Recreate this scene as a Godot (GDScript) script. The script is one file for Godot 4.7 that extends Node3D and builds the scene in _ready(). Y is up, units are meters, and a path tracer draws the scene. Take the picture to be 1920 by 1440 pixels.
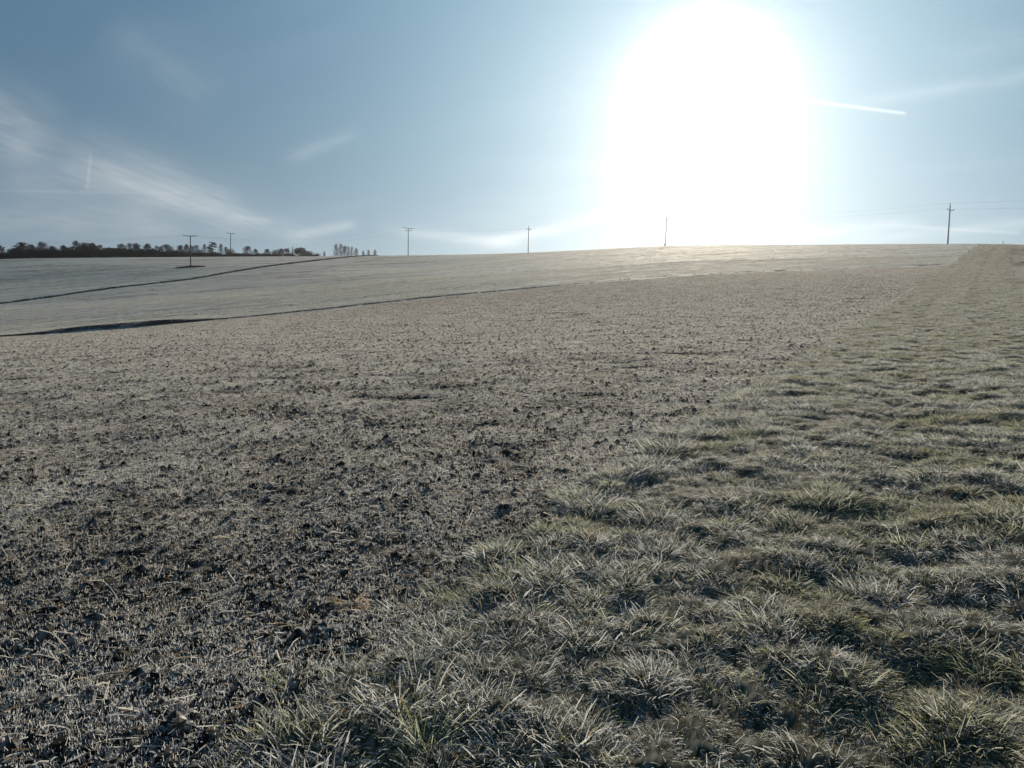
extends Node3D
# A frosted winter morning: ploughed field, grass strip running uphill, sown field beyond,
# ridge with bare trees and a line of utility poles, low sun ahead.

const FOCAL := 1500.0            # focal length in pixels of the 1920 x 1440 photograph
const EYE := 1.6                 # camera height above the ground it stands on
const SUN_PX := Vector2(1325, 172)
var cam: Camera3D
var cam_basis: Basis
var sun_dir: Vector3
var rng := RandomNumberGenerator.new()
var n_rough := FastNoiseLite.new()
var n_wide := FastNoiseLite.new()
var n_sky := FastNoiseLite.new()
var used := {}

# ------------------------------------------------------------------ helpers
func numbered(called: String) -> String:
	var k: int = used.get(called, 0)
	used[called] = k + 1
	return called if k == 0 else "%s_%03d" % [called, k]

func tag(o: Node, label: String, category: String, group := "", kind := ""):
	if label: o.set_meta("label", label)
	if category: o.set_meta("category", category)
	if group: o.set_meta("group", group)
	if kind: o.set_meta("kind", kind)

func thing(called: String, at: Vector3, turn := 0.0) -> Node3D:
	var o := Node3D.new()
	o.name = numbered(called)
	add_child(o, true)
	o.position = at
	o.rotation.y = turn
	return o

func part(called: String, mesh: Mesh, mat: Material, parent: Node) -> MeshInstance3D:
	var o := MeshInstance3D.new()
	o.name = called
	o.mesh = mesh
	o.material_override = mat
	parent.add_child(o, true)
	return o

func ray(px: float, py: float) -> Vector3:
	return (cam_basis * Vector3((px - 960.0) / FOCAL, -(py - 720.0) / FOCAL, -1.0)).normalized()

func at_dist(px: float, py: float, d: float) -> Vector3:      # the point at horizontal distance d behind a pixel
	var v := ray(px, py)
	var h := Vector2(v.x, v.z).length()
	return Vector3(v.x / h * d, EYE + v.y / h * d, v.z / h * d)

class Tris:                                                    # collects triangles with a colour each
	var v := PackedVector3Array()
	var n := PackedVector3Array()
	var c := PackedColorArray()
	var i := PackedInt32Array()
	func vert(p: Vector3, nn: Vector3, col: Color) -> int:
		v.append(p); n.append(nn); c.append(col)
		return v.size() - 1
	func tri(a: int, b: int, d: int):
		i.append(a); i.append(b); i.append(d)
	func quad(a: int, b: int, d: int, e: int):
		tri(a, b, d); tri(a, d, e)
	func tube(pts: PackedVector3Array, radii: PackedFloat32Array, sides: int, col: Color, close := true):
		var prev := -1
		for k in pts.size():
			var dir: Vector3 = (pts[mini(k + 1, pts.size() - 1)] - pts[maxi(k - 1, 0)]).normalized()
			var s := dir.cross(Vector3(0.31, 0.9, 0.21)).normalized()
			var t := dir.cross(s).normalized()
			var first := v.size()
			for q in sides:
				var a := TAU * q / sides
				var out := s * cos(a) + t * sin(a)
				vert(pts[k] + out * radii[k], out, col)
			if prev >= 0:
				for q in sides:
					var q2 := (q + 1) % sides
					quad(prev + q, prev + q2, first + q2, first + q)
			prev = first
		if close:
			for e in 2:
				var b := 0 if e == 0 else pts.size() - 1
				var base := v.size() - sides * (pts.size() - b)
				if e == 1: base = v.size() - sides - 1
				var dn: Vector3 = (pts[b] - pts[1 if e == 0 else b - 1]).normalized()
				var m := vert(pts[b], dn, col)
				if e == 0: base = m - sides * pts.size()
				for q in sides:
					tri(m, base + q, base + (q + 1) % sides)
	func ribbon(pts: PackedVector3Array, half: PackedFloat32Array, roll: float, col: Color):   # a folded leaf, open below
		var prev := -1
		for k in pts.size():
			var dir: Vector3 = (pts[mini(k + 1, pts.size() - 1)] - pts[maxi(k - 1, 0)]).normalized()
			var s0 := dir.cross(Vector3(0.31, 0.9, 0.21)).normalized()
			var t0 := dir.cross(s0).normalized()
			var s := s0 * cos(roll) + t0 * sin(roll)
			var t := t0 * cos(roll) - s0 * sin(roll)
			var first := vert(pts[k] - s * half[k], (t * 0.9 - s * 0.4).normalized(), col)
			vert(pts[k] + t * half[k] * 0.4, t, col)
			vert(pts[k] + s * half[k], (t * 0.9 + s * 0.4).normalized(), col)
			if prev >= 0:
				quad(prev, prev + 1, first + 1, first)
				quad(prev + 1, prev + 2, first + 2, first + 1)
			prev = first
	func box(o: Vector3, x: Vector3, y: Vector3, z: Vector3, col: Color):   # o is the centre, x y z half edges
		for s in [[x, y, z], [y, z, x], [z, x, y]]:
			for sg in [1.0, -1.0]:
				var nn: Vector3 = s[0].normalized() * sg
				var c0: Vector3 = o + s[0] * sg
				var a := vert(c0 - s[1] - s[2], nn, col)
				vert(c0 + s[1] - s[2], nn, col); vert(c0 + s[1] + s[2], nn, col); vert(c0 - s[1] + s[2], nn, col)
				if sg > 0: quad(a, a + 3, a + 2, a + 1)
				else: quad(a, a + 1, a + 2, a + 3)
	func mesh() -> ArrayMesh:
		for k in range(0, i.size(), 3):              # every face turned to the side its normals point to
			var a := i[k]
			var b := i[k + 1]
			var d := i[k + 2]
			if (v[b] - v[a]).cross(v[d] - v[a]).dot(n[a] + n[b] + n[d]) > 0.0:
				i[k + 1] = d
				i[k + 2] = b
		var arr := []
		arr.resize(Mesh.ARRAY_MAX)
		arr[Mesh.ARRAY_VERTEX] = v
		arr[Mesh.ARRAY_NORMAL] = n
		arr[Mesh.ARRAY_COLOR] = c
		arr[Mesh.ARRAY_INDEX] = i
		var m := ArrayMesh.new()
		m.add_surface_from_arrays(Mesh.PRIMITIVE_TRIANGLES, arr)
		return m

func mat(rough := 0.8, back := 0.0, spec := 0.5) -> StandardMaterial3D:
	var m := StandardMaterial3D.new()
	m.vertex_color_use_as_albedo = true
	m.roughness = rough
	m.metallic_specular = spec
	if back > 0.0:
		m.backlight_enabled = true
		m.backlight = Color.from_rgba8(255, 255, 255).darkened(0.0) * 1.0
		var g := Color(back, back, back).linear_to_srgb()
		m.backlight = Color(g.r, g.g, g.b)
	return m

# ------------------------------------------------------------------ camera, sky, sun, air
func make_camera():
	cam = Camera3D.new()
	cam.name = "camera"
	cam.fov = rad_to_deg(2.0 * atan(720.0 / FOCAL))
	cam.near = 0.05
	cam.far = 6000.0
	cam.position = Vector3(0, EYE, 0)
	cam_basis = Basis(Vector3.RIGHT, deg_to_rad(-4.9)) * Basis(Vector3.BACK, deg_to_rad(1.2))
	cam.basis = cam_basis
	add_child(cam)
	cam.current = true
	sun_dir = ray(SUN_PX.x, SUN_PX.y)

func sky_base(v: Vector3) -> Vector3:
	var th := rad_to_deg(acos(clampf(v.dot(sun_dir), -1.0, 1.0)))
	var el := rad_to_deg(asin(clampf(v.y, -1.0, 1.0)))
	var broad := exp(-pow(th / 21.0, 2.0))
	var mid := exp(-th / 34.0)
	var low := exp(-maxf(el, 0.0) / 8.5)
	var c := Vector3(0.022, 0.094, 0.190)
	c += Vector3(0.125, 0.218, 0.268) * mid
	c += Vector3(0.27, 0.35, 0.37) * broad
	c += Vector3(0.30, 0.28, 0.21) * low * (0.75 + 0.5 * exp(-pow(th / 40.0, 2.0)))
	c += Vector3(5.6, 6.0, 6.1) * exp(-pow(th / 2.7, 2.0))
	c += Vector3(60, 60, 58) * exp(-pow(th / 1.6, 2.0))
	return c * 0.83

func seg_dist(p: Vector2, a: Vector2, b: Vector2) -> Vector2:   # (distance to the segment, share along it)
	var ab := b - a
	var t := clampf((p - a).dot(ab) / ab.length_squared(), 0.0, 1.0)
	return Vector2(p.distance_to(a + ab * t), t)

func make_sky() -> PanoramaSkyMaterial:
	n_sky.seed = 77
	n_sky.noise_type = FastNoiseLite.TYPE_SIMPLEX_SMOOTH
	n_sky.fractal_octaves = 4
	n_sky.frequency = 1.0
	var w := 768
	var h := 384
	var f := PackedFloat32Array()
	f.resize(w * h * 3)
	for y in h:
		var el := PI * (0.5 - (y + 0.5) / h)
		for x in w:
			var az := TAU * ((x + 0.5) / w - 0.5)   # the sky is turned half round, so that its seam lies behind
			var v := Vector3(sin(az) * cos(el), sin(el), -cos(az) * cos(el))
			var c := sky_base(v) if el > -0.08 else Vector3(0.14, 0.145, 0.14)
			if el > 0.0:      # thin high cirrus, stretched, over the whole sky
				var q := Vector3(v.x, 0, v.z) / (v.y + 0.12)
				var k := smoothstep(-0.1, 0.9, n_sky.get_noise_3d(q.x * 0.5 + q.z * 0.35, q.z * 1.6 - q.x * 0.7, 3.0))
				c += Vector3(0.16, 0.15, 0.14) * k * (0.25 + 0.9 * exp(-rad_to_deg(acos(clampf(v.dot(sun_dir), -1, 1))) / 45.0)) * 0.2
			var o := (y * w + x) * 3
			f[o] = c.x; f[o + 1] = c.y; f[o + 2] = c.z
	var im := Image.create_from_data(w, h, false, Image.FORMAT_RGBF, f.to_byte_array())
	var W := 4096
	var H := 2048
	im.resize(W, H, Image.INTERPOLATE_CUBIC)
	f = im.get_data().to_float32_array()
	# the streaks of cirrus and the condensation trails in view: [from, to, width, strength, hardness, wisps]
	var streaks := [
		[Vector2(-260, 130), Vector2(130, 275), 62.0, 0.17, 1.0], [Vector2(60, 265), Vector2(520, 425), 46.0, 0.155, 1.0],
		[Vector2(-60, 300), Vector2(380, 400), 66.0, 0.10, 1.0],
		[Vector2(220, 330), Vector2(640, 470), 22.0, 0.13, 1.0], [Vector2(520, 305), Vector2(690, 243), 15.0, 0.085, 1.0],
		[Vector2(-200, 400), Vector2(420, 440), 26.0, 0.10, 1.0], [Vector2(420, 405), Vector2(520, 415), 5.0, 0.10, 1.0],
		[Vector2(530, 445), Vector2(680, 416), 10.0, 0.15, 1.0], [Vector2(690, 428), Vector2(1010, 462), 11.0, 0.17, 1.0],
		[Vector2(860, 470), Vector2(1180, 395), 13.0, 0.16, 1.0], [Vector2(820, 460), Vector2(1100, 425), 8.0, 0.10, 1.0],
		[Vector2(1540, 205), Vector2(2150, 105), 15.0, 0.11, 1.0], [Vector2(1700, 120), Vector2(2100, 40), 30.0, 0.05, 1.0],
		[Vector2(1400, 452), Vector2(1760, 412), 11.0, 0.12, 1.0], [Vector2(1560, 455), Vector2(2060, 402), 12.0, 0.11, 1.0],
		[Vector2(1250, 440), Vector2(1500, 395), 12.0, 0.10, 1.0],
		[Vector2(180, 20), Vector2(420, 220), 55.0, 0.045, 1.0],
		[Vector2(1480, 185), Vector2(1696, 212.5), 1.8, 0.5, 0.0], [Vector2(172, 277), Vector2(163, 352), 2.4, 0.10, 0.0],
		[Vector2(1640, 421), Vector2(1910, 437), 2.4, 0.13, 0.0], [Vector2(-100, 356), Vector2(350, 363), 1.8, 0.055, 0.0],
	]
	var inv := cam_basis.transposed()
	for y in range(int(H * (0.5 - 31.0 / 180.0)), H / 2):
		var el := PI * (0.5 - (y + 0.5) / H)
		for x in range(W / 2 - W * 42 / 360, W / 2 + W * 42 / 360):
			var az := TAU * ((x + 0.5) / W - 0.5)
			var v := inv * Vector3(sin(az) * cos(el), sin(el), -cos(az) * cos(el))
			if v.z > -0.2: continue
			var p := Vector2(960.0 + FOCAL * v.x / -v.z, 720.0 - FOCAL * v.y / -v.z)
			var s := 0.0
			for k in streaks:
				var r: Vector2 = seg_dist(p, k[0], k[1])
				var wd: float = k[2]
				if r.x > wd * 2.6: continue
				var a: float = exp(-r.x * r.x / (wd * wd)) * k[3]
				if k[4] > 0.5:
					var dd: Vector2 = (k[1] - k[0]).normalized()      # fibres run along the streak and fan out a little
					var u: float = (p - k[0]).dot(dd)
					var w2: float = (p - k[0]).cross(dd) * (1.0 + 0.0012 * u)
					a *= maxf(0.0, 0.75 + 0.55 * n_sky.get_noise_2d(u * 0.004, w2 * 0.016 + wd) + 0.38 * n_sky.get_noise_2d(u * 0.010 + 9.0, w2 * 0.075))
					a *= 1.0 * smoothstep(0.0, 0.3, r.y) * smoothstep(1.0, 0.75, r.y) if r.y > 0.0 and r.y < 1.0 else 0.0
				else:
					a *= smoothstep(-0.01, 0.35, r.y)
				s += a
			if s > 0.001:
				var o := (y * W + x) * 3
				f[o] += s * 0.78; f[o + 1] += s * 0.66; f[o + 2] += s * 0.54
	im = Image.create_from_data(W, H, false, Image.FORMAT_RGBF, f.to_byte_array())
	var m := PanoramaSkyMaterial.new()
	m.panorama = ImageTexture.create_from_image(im)
	return m

func make_light():
	var e := Environment.new()
	e.background_mode = Environment.BG_SKY
	e.sky = Sky.new()
	e.sky.sky_material = make_sky()
	e.sky_rotation = Vector3(0, PI, 0)
	e.background_energy_multiplier = 1.0
	e.tonemap_mode = Environment.TONE_MAPPER_LINEAR
	e.tonemap_exposure = 1.23
	e.sdfgi_enabled = true
	e.ssao_enabled = true
	e.ssil_enabled = true
	e.volumetric_fog_enabled = true            # frosty morning air: scatters mostly forwards, so it glows towards the sun
	e.volumetric_fog_density = 0.00012
	e.volumetric_fog_albedo = Color(0.98, 0.98, 1.0)
	e.volumetric_fog_anisotropy = 0.87
	var we := WorldEnvironment.new()
	we.name = "air"
	we.environment = e
	add_child(we)
	var sun := DirectionalLight3D.new()
	sun.name = "sun"
	sun.light_energy = 1.6
	sun.light_color = Color(1.0, 0.94, 0.84)
	sun.light_angular_distance = 0.55
	sun.shadow_enabled = true
	add_child(sun)
	sun.basis = Basis.looking_at(-sun_dir, Vector3.UP)

# ------------------------------------------------------------------ lie of the land
# Points read from the photograph: pixel and distance; a thin-plate spline through them is the land.
const LAND := [
	[0, 632, 85], [0, 612, 118], [0, 571, 180], [0, 532, 250], [0, 487, 335],
	[200, 616, 85], [200, 585, 122], [200, 545, 190], [200, 512, 255], [200, 484, 338],
	[360, 604, 85], [360, 566, 125], [360, 525, 205], [360, 501, 250], [360, 482, 340],
	[600, 581, 86], [600, 545, 130], [600, 516, 190], [600, 505, 225], [600, 489, 275], [600, 480.5, 330],
	[750, 564, 86], [750, 530, 130], [750, 512, 175], [750, 505, 225], [750, 479.5, 305],
	[960, 544, 88], [960, 512, 150], [960, 490, 215], [960, 475, 290],
	[1250, 517, 97], [1250, 490, 155], [1250, 472, 210], [1250, 461.5, 262],
	[1500, 506, 108], [1500, 480, 160], [1500, 459.5, 235],
	[1850, 495, 122], [1850, 474, 160], [1850, 458, 208],
	[-500, 660, 85], [-500, 600, 160], [-500, 510, 330], [2500, 500, 120], [2500, 475, 190],
	[0, 492, 420], [360, 488, 430], [600, 487, 430], [750, 488, 420], [960, 490, 400], [1250, 482, 370], [1500, 480, 340], [1850, 478, 310], [-500, 515, 440], [2500, 500, 300],
	[0, 500, 700], [600, 500, 700], [1250, 500, 650], [1850, 500, 600],
]
const GX0 := -480.0
const GZ0 := -780.0
const GS := 5.0
const GW := 193
const GH := 183
var grid := PackedFloat32Array()

func tps(r2: float) -> float:
	return 0.5 * r2 * log(r2) if r2 > 1e-12 else 0.0

func make_land():
	var p := PackedVector3Array()
	for l in LAND: p.append(at_dist(l[0], l[1], l[2]))
	for r in [0.0, 7.0, 16.0, 30.0]:
		for k in (1 if r == 0.0 else 8):
			var a := -PI + k * PI / 4.0
			p.append(Vector3(sin(a) * r, 0.028 * cos(a) * r + 0.052 * sin(a) * r, -cos(a) * r))
	for k in 5:
		var a := PI / 2.0 + k * PI / 4.0
		for r in [100.0, 300.0]:
			p.append(Vector3(sin(a) * r, (0.028 * cos(a) + 0.052 * sin(a)) * 80.0, -cos(a) * r))
	var n := p.size()
	var m := n + 3
	var A := []
	for i in m:
		var row := PackedFloat64Array()
		row.resize(m + 1)
		A.append(row)
	for i in n:
		for j in n:
			var dx := (p[i].x - p[j].x) / 100.0
			var dz := (p[i].z - p[j].z) / 100.0
			A[i][j] = tps(dx * dx + dz * dz) + (0.002 if i == j else 0.0)
		var b := [1.0, p[i].x / 100.0, p[i].z / 100.0]
		for q in 3:
			A[i][n + q] = b[q]
			A[n + q][i] = b[q]
		A[i][m] = p[i].y
	for i in m:                                   # Gauss with row exchange
		var best := i
		for r in range(i + 1, m):
			if absf(A[r][i]) > absf(A[best][i]): best = r
		var t = A[i]; A[i] = A[best]; A[best] = t
		var ri: PackedFloat64Array = A[i]
		for r in range(i + 1, m):
			var rr: PackedFloat64Array = A[r]
			var k := rr[i] / ri[i]
			if k == 0.0: continue
			for c in range(i, m + 1): rr[c] -= k * ri[c]
			A[r] = rr
	var w := PackedFloat64Array()
	w.resize(m)
	for i in range(m - 1, -1, -1):
		var s: float = A[i][m]
		for c in range(i + 1, m): s -= A[i][c] * w[c]
		w[i] = s / A[i][i]
	var px := PackedFloat64Array()
	var pz := PackedFloat64Array()
	for q in p:
		px.append(q.x / 100.0); pz.append(q.z / 100.0)
	grid.resize(GW * GH)
	for j in GH:
		var z := (GZ0 + j * GS) / 100.0
		for i in GW:
			var x := (GX0 + i * GS) / 100.0
			var s := w[n] + w[n + 1] * x + w[n + 2] * z
			for k in n:
				var dx := x - px[k]
				var dz := z - pz[k]
				var r2 := dx * dx + dz * dz
				if r2 > 1e-12: s += 0.5 * w[k] * r2 * log(r2)
			grid[j * GW + i] = s

func cub(a: float, b: float, c: float, d: float, t: float) -> float:
	return b + 0.5 * t * (c - a + t * (2.0 * a - 5.0 * b + 4.0 * c - d + t * (3.0 * (b - c) + d - a)))

func land(x: float, z: float) -> float:
	var fx := clampf((x - GX0) / GS, 1.0, GW - 2.001)
	var fz := clampf((z - GZ0) / GS, 1.0, GH - 2.001)
	var i := int(fx)
	var j := int(fz)
	var tx := fx - i
	var r := j * GW - GW + i
	var a := cub(grid[r - 1], grid[r], grid[r + 1], grid[r + 2], tx); r += GW
	var b := cub(grid[r - 1], grid[r], grid[r + 1], grid[r + 2], tx); r += GW
	var c := cub(grid[r - 1], grid[r], grid[r + 1], grid[r + 2], tx); r += GW
	var d := cub(grid[r - 1], grid[r], grid[r + 1], grid[r + 2], tx)
	return cub(a, b, c, d, fz - j)

func slope(x: float, z: float) -> Vector3:        # the normal of the broad land
	var gx := (land(x + 1.0, z) - land(x - 1.0, z)) * 0.5
	var gz := (land(x, z + 1.0) - land(x, z - 1.0)) * 0.5
	return Vector3(-gx, 1.0, -gz).normalized()

# the left edge of the grass strip (x for a z), the edge of the ploughed field (z for an x), and the second bank
const STRIP := [[60.0, -28.0], [0.0, -2.0], [-2.7, -0.88], [-4.14, -0.29], [-6.2, 0.56], [-9.2, 2.0], [-15.4, 5.33], [-39.0, 17.7], [-75.0, 38.4], [-130.6, 71.9], [-171.0, 97.4], [-400.0, 232.0], [-900.0, 530.0]]
const EDGE := [[-500.0, 30.0], [-160.0, -25.0], [-80.0, -55.0], [-45.8, -71.5], [-31.2, -79.3], [-22.2, -83.0], [-3.7, -87.7], [9.3, -90.2], [20.2, -95.0], [35.4, -100.0], [60.1, -106.5], [110.0, -112.0], [500.0, -120.0]]
const BANK := [[60.0, -250.0], [-70.0, -150.0], [-153.0, -97.9], [-169.7, -90.5], [-192.7, -77.1], [-225.0, -72.0], [-271.5, -65.4], [-310.3, -56.3], [-330.0, -50.0]]

func table(t: Array, key: float, rising: bool) -> float:
	for k in range(1, t.size()):
		if (rising and key < t[k][0]) or (not rising and key > t[k][0]) or k == t.size() - 1:
			var f: float = (key - t[k - 1][0]) / (t[k][0] - t[k - 1][0])
			return lerpf(t[k - 1][1], t[k][1], clampf(f, -1.0, 2.0))
	return 0.0

func strip_side(x: float, z: float) -> float:     # metres right of the strip's left edge
	return (x - table(STRIP, z, false)) * 0.87 + 0.16 * n_wide.get_noise_2d(x * 6.0, z * 6.0) + 0.10 * n_wide.get_noise_2d(x * 26.0, z * 26.0)

func edge_side(x: float, z: float) -> float:      # metres beyond the edge of the ploughed field
	return (table(EDGE, x, true) - z) * 0.93 + 0.3 * n_wide.get_noise_2d(x * 2.0, z * 2.0)

const STRIP_WIDE := 7.2
enum {PLOUGH, STRIPE, SOWN}

func field_of(ss: float, es: float) -> int:
	if ss > 0.0 and ss < STRIP_WIDE: return STRIPE
	return SOWN if es > 0.0 and ss < 1.0 else PLOUGH      # the field right of the strip is ploughed all the way

func along_rows(x: float, z: float) -> float:     # metres across the drilled rows of the sown field
	return x * 0.32 + z * 0.947

func ground(x: float, z: float) -> float:
	var y := land(x, z)
	var ss := strip_side(x, z)
	var es := edge_side(x, z)
	var d2 := x * x + z * z
	if ss > -1.5 and ss < STRIP_WIDE + 1.5:        # the strip: a low grassy hump with ruts and tussocky ground
		var k := smoothstep(-0.25, 0.25, ss) * smoothstep(STRIP_WIDE + 0.4, STRIP_WIDE - 0.4, ss)
		var rut := exp(-pow((ss - 2.1) / 0.28, 2.0)) + exp(-pow((ss - 4.0) / 0.28, 2.0))
		y += k * (0.05 + 0.05 * n_rough.get_noise_2d(x * 1.3, z * 1.3) + 0.04 * n_rough.get_noise_2d(x * 2.9, z * 2.9) - 0.035 * rut)
	if ss < 0.3 or ss > STRIP_WIDE - 0.3:
		if es < 0.0 and d2 < 22500.0:               # ploughed: rough clods
			var far := smoothstep(150.0, 60.0, sqrt(d2))
			y += far * (0.045 * n_rough.get_noise_2d(x * 1.6, z * 1.6) + 0.048 * n_rough.get_noise_2d(x * 5.0 + 40.0, z * 5.0))
		elif es > 0.0:
			# drilled rows and old wheelings
			y += 0.075 * n_wide.get_noise_2d(along_rows(x, z) * 5.0, (x * 0.947 - z * 0.32) * 0.15) + 0.05 * n_wide.get_noise_2d(along_rows(x, z) * 1.6, (x * 0.947 - z * 0.32) * 0.12)
	# low bank at the edge of the ploughed field, facing the camera, high where it is in shade
	var hollow := smoothstep(-46.5, -41.0, x) * smoothstep(-29.0, -36.0, x)
	var h1 := 0.09 + 0.05 * n_wide.get_noise_1d(x * 2.0) + 0.26 * hollow
	var keep := 1.0 - smoothstep(-1.0, 0.5, ss) * smoothstep(STRIP_WIDE + 2.0, STRIP_WIDE, ss) * 0.7
	if absf(es) < 14.0:
		y += h1 * keep * (smoothstep(-0.1, 0.75 + hollow * 0.8, es) * smoothstep(14.0, 2.0, es) - 0.45 * smoothstep(-9.0, -0.2, es) * smoothstep(0.75, 0.0, es) * hollow)
	if x < -40.0 and z < 0.0:
		var bx := table(BANK, z, false) if z < -60.0 else -999.0
		var bs := (bx - x) * 0.9 + 0.25 * n_wide.get_noise_2d(x * 1.5, z * 1.5)
		if bx > -900.0 and absf(bs) < 24.0 and z > -330.0:
			var h2 := lerpf(0.30, 0.10, smoothstep(-160.0, -300.0, z)) * smoothstep(-330.0, -312.0, z)
			y += h2 * smoothstep(-0.1, 0.8, bs) * smoothstep(24.0, 4.0, bs)
	return y

func make_ground():
	var angs := PackedFloat32Array()
	var a := -180.0
	while a < 179.9:
		angs.append(deg_to_rad(a))
		a += 0.25 if a >= -46.0 and a < 46.0 else 4.0 if a < -50.0 or a >= 46.0 else 1.0
	var rads := PackedFloat32Array()
	var r := 0.35
	while r < 640.0:
		rads.append(r)
		r += 0.12 if r < 2.0 else maxf(0.03, r * 0.010) if r < 80.0 else 0.8 if r < 365.0 else r * 0.05
	var na := angs.size()
	var nr := rads.size()
	var pos := PackedVector3Array()
	pos.resize(na * nr + 1)
	var reg := PackedByteArray()
	reg.resize(na * nr + 1)
	for i in nr:
		for j in na:
			var x := sin(angs[j]) * rads[i]
			var z := -cos(angs[j]) * rads[i]
			pos[i * na + j] = Vector3(x, ground(x, z), z)
			reg[i * na + j] = field_of(strip_side(x, z), edge_side(x, z))
	var mid := na * nr
	pos[mid] = Vector3(0, ground(0, 0), 0)
	reg[mid] = STRIPE
	var nor := PackedVector3Array()
	nor.resize(pos.size())
	nor[mid] = Vector3.UP
	for i in nr:
		for j in na:
			var e := pos[i * na + (j + 1) % na] - pos[i * na + (j + na - 1) % na]
			var f := pos[mini(i + 1, nr - 1) * na + j] - pos[maxi(i - 1, 0) * na + j]
			nor[i * na + j] = e.cross(f).normalized() if e.cross(f).y > 0.0 else f.cross(e).normalized()
	var t := [Tris.new(), Tris.new(), Tris.new()]
	var map := []
	for k in 3:
		var q := PackedInt32Array()
		q.resize(pos.size())
		q.fill(-1)
		map.append(q)
	for i in range(-1, nr - 1):
		for j in na:
			var j2 := (j + 1) % na
			var q := [mid, mid, (i + 1) * na + j2, (i + 1) * na + j] if i < 0 else [i * na + j, i * na + j2, (i + 1) * na + j2, (i + 1) * na + j]
			var g: int = reg[q[3]]
			var o: Tris = t[g]
			var ids := [0, 0, 0, 0]
			for k in 4:
				var s: int = q[k]
				if map[g][s] < 0:
					map[g][s] = o.vert(pos[s], nor[s], ground_color(g, pos[s]))
				ids[k] = map[g][s]
			if i >= 0: o.tri(ids[0], ids[2], ids[1])
			o.tri(ids[0], ids[3], ids[2])
	var names := ["ploughed_field", "grass_strip", "sown_field"]
	for k in 3:
		var m := mat(0.9, 0.0, 0.12)
		var o := part(names[k], t[k].mesh(), m, self)
		tag(o, ["dark ploughed field with frosted clods and straw", "frosted grass strip running uphill beside the ploughed field", "pale frosted sown field on the hillside beyond the ploughed field"][k], "field", "", "structure")

func ground_color(g: int, p: Vector3) -> Color:
	var n := n_rough.get_noise_2d(p.x * 3.0, p.z * 3.0)
	var f := n_rough.get_noise_2d(p.x * 11.0 + 7.0, p.z * 11.0)
	var es := edge_side(p.x, p.z)
	if g == PLOUGH and (es < -1.8 or p.x > table(STRIP, p.z, false) + 3.0):       # bare soil with frost lying in patches
		var k := smoothstep(-0.1, 0.5, n * 0.6 + f * 0.7)
		return Color(0.045, 0.037, 0.030).lerp(Color(0.40, 0.39, 0.37), k * 0.5)
	if g == STRIPE:
		var k := smoothstep(-0.2, 0.5, n_rough.get_noise_2d(p.x * 34.0, p.z * 34.0))
		return Color(0.035, 0.033, 0.022).lerp(Color(0.22, 0.215, 0.18), k * 0.8)
	# frosted seedlings: streaked along the rows
	var across := along_rows(p.x, p.z)
	var along := p.x * 0.947 - p.z * 0.32
	var s := n_wide.get_noise_2d(across * 16.0, along * 0.9) * 0.6 + n_wide.get_noise_2d(across * 45.0, along * 3.0) * 0.5 + n_wide.get_noise_2d(across * 1.3, along * 0.35) * 0.6
	var c := Color(0.52, 0.505, 0.46).lerp(Color(0.17, 0.165, 0.145), smoothstep(-0.15, 0.7, s))
	return c

# ------------------------------------------------------------------ small stuff on the ground
func frost_color(kind: int) -> Color:
	var u := rng.randf()
	var v := rng.randf_range(0.8, 1.15)
	var c: Color
	if kind == 0:       # grass
		c = Color(0.65, 0.655, 0.645) if u < 0.49 else Color(0.38, 0.39, 0.355) if u < 0.70 else Color(0.075, 0.085, 0.050) if u < 0.92 else Color(0.34, 0.28, 0.19)
	elif kind == 1:     # straw
		c = Color(0.58, 0.575, 0.55) if u < 0.62 else Color(0.42, 0.375, 0.29) if u < 0.8 else Color(0.18, 0.145, 0.10)
	elif kind == 2:     # soil and frost on soil
		c = Color(0.036, 0.029, 0.024) if u < 0.62 else Color(0.09, 0.08, 0.07) if u < 0.76 else Color(0.42, 0.41, 0.39)
	elif kind == 3:     # tussock, greener
		c = Color(0.62, 0.64, 0.54) if u < 0.45 else Color(0.22, 0.26, 0.12) if u < 0.8 else Color(0.36, 0.34, 0.18)
	else:               # russet dead stems
		c = Color(0.40, 0.30, 0.20) if u < 0.5 else Color(0.26, 0.16, 0.09) if u < 0.8 else Color(0.5, 0.46, 0.40)
	return Color(c.r * v, c.g * v, c.b * v)

func blade(t: Tris, base: Vector3, dir: float, length: float, lean: float, bend: float, thick: float, col: Color):
	var pts := PackedVector3Array()
	var rad := PackedFloat32Array()
	var p := base
	var seg := 4
	var out := Vector3(sin(dir), 0, cos(dir))
	for k in seg + 1:
		pts.append(p)
		rad.append(1.35 * thick * (1.0 - 0.55 * k / seg))
		var an := minf(lean + bend * (k + 0.5) / seg, 1.45 + 0.12 * k)
		p += (Vector3.UP * cos(an) + out * sin(an)) * length / seg
	t.ribbon(pts, rad, rng.randf_range(-0.8, 0.8) + dir, col)

func tuft(count: int, radius: float, lo: float, hi: float, thick: float, kind: int, spread := 1.0) -> ArrayMesh:
	var t := Tris.new()
	for k in count:
		var a := rng.randf() * TAU
		var r := sqrt(rng.randf()) * radius
		var dir := a + rng.randf_range(-0.9, 0.9)
		blade(t, Vector3(sin(a) * r, -0.015, cos(a) * r), dir, rng.randf_range(lo, hi), rng.randf_range(0.05, 0.55) * spread + r / radius * 0.35 * spread, rng.randf_range(0.1, 1.5) * spread, thick * rng.randf_range(0.7, 1.25), frost_color(kind))
	return t.mesh()

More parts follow.
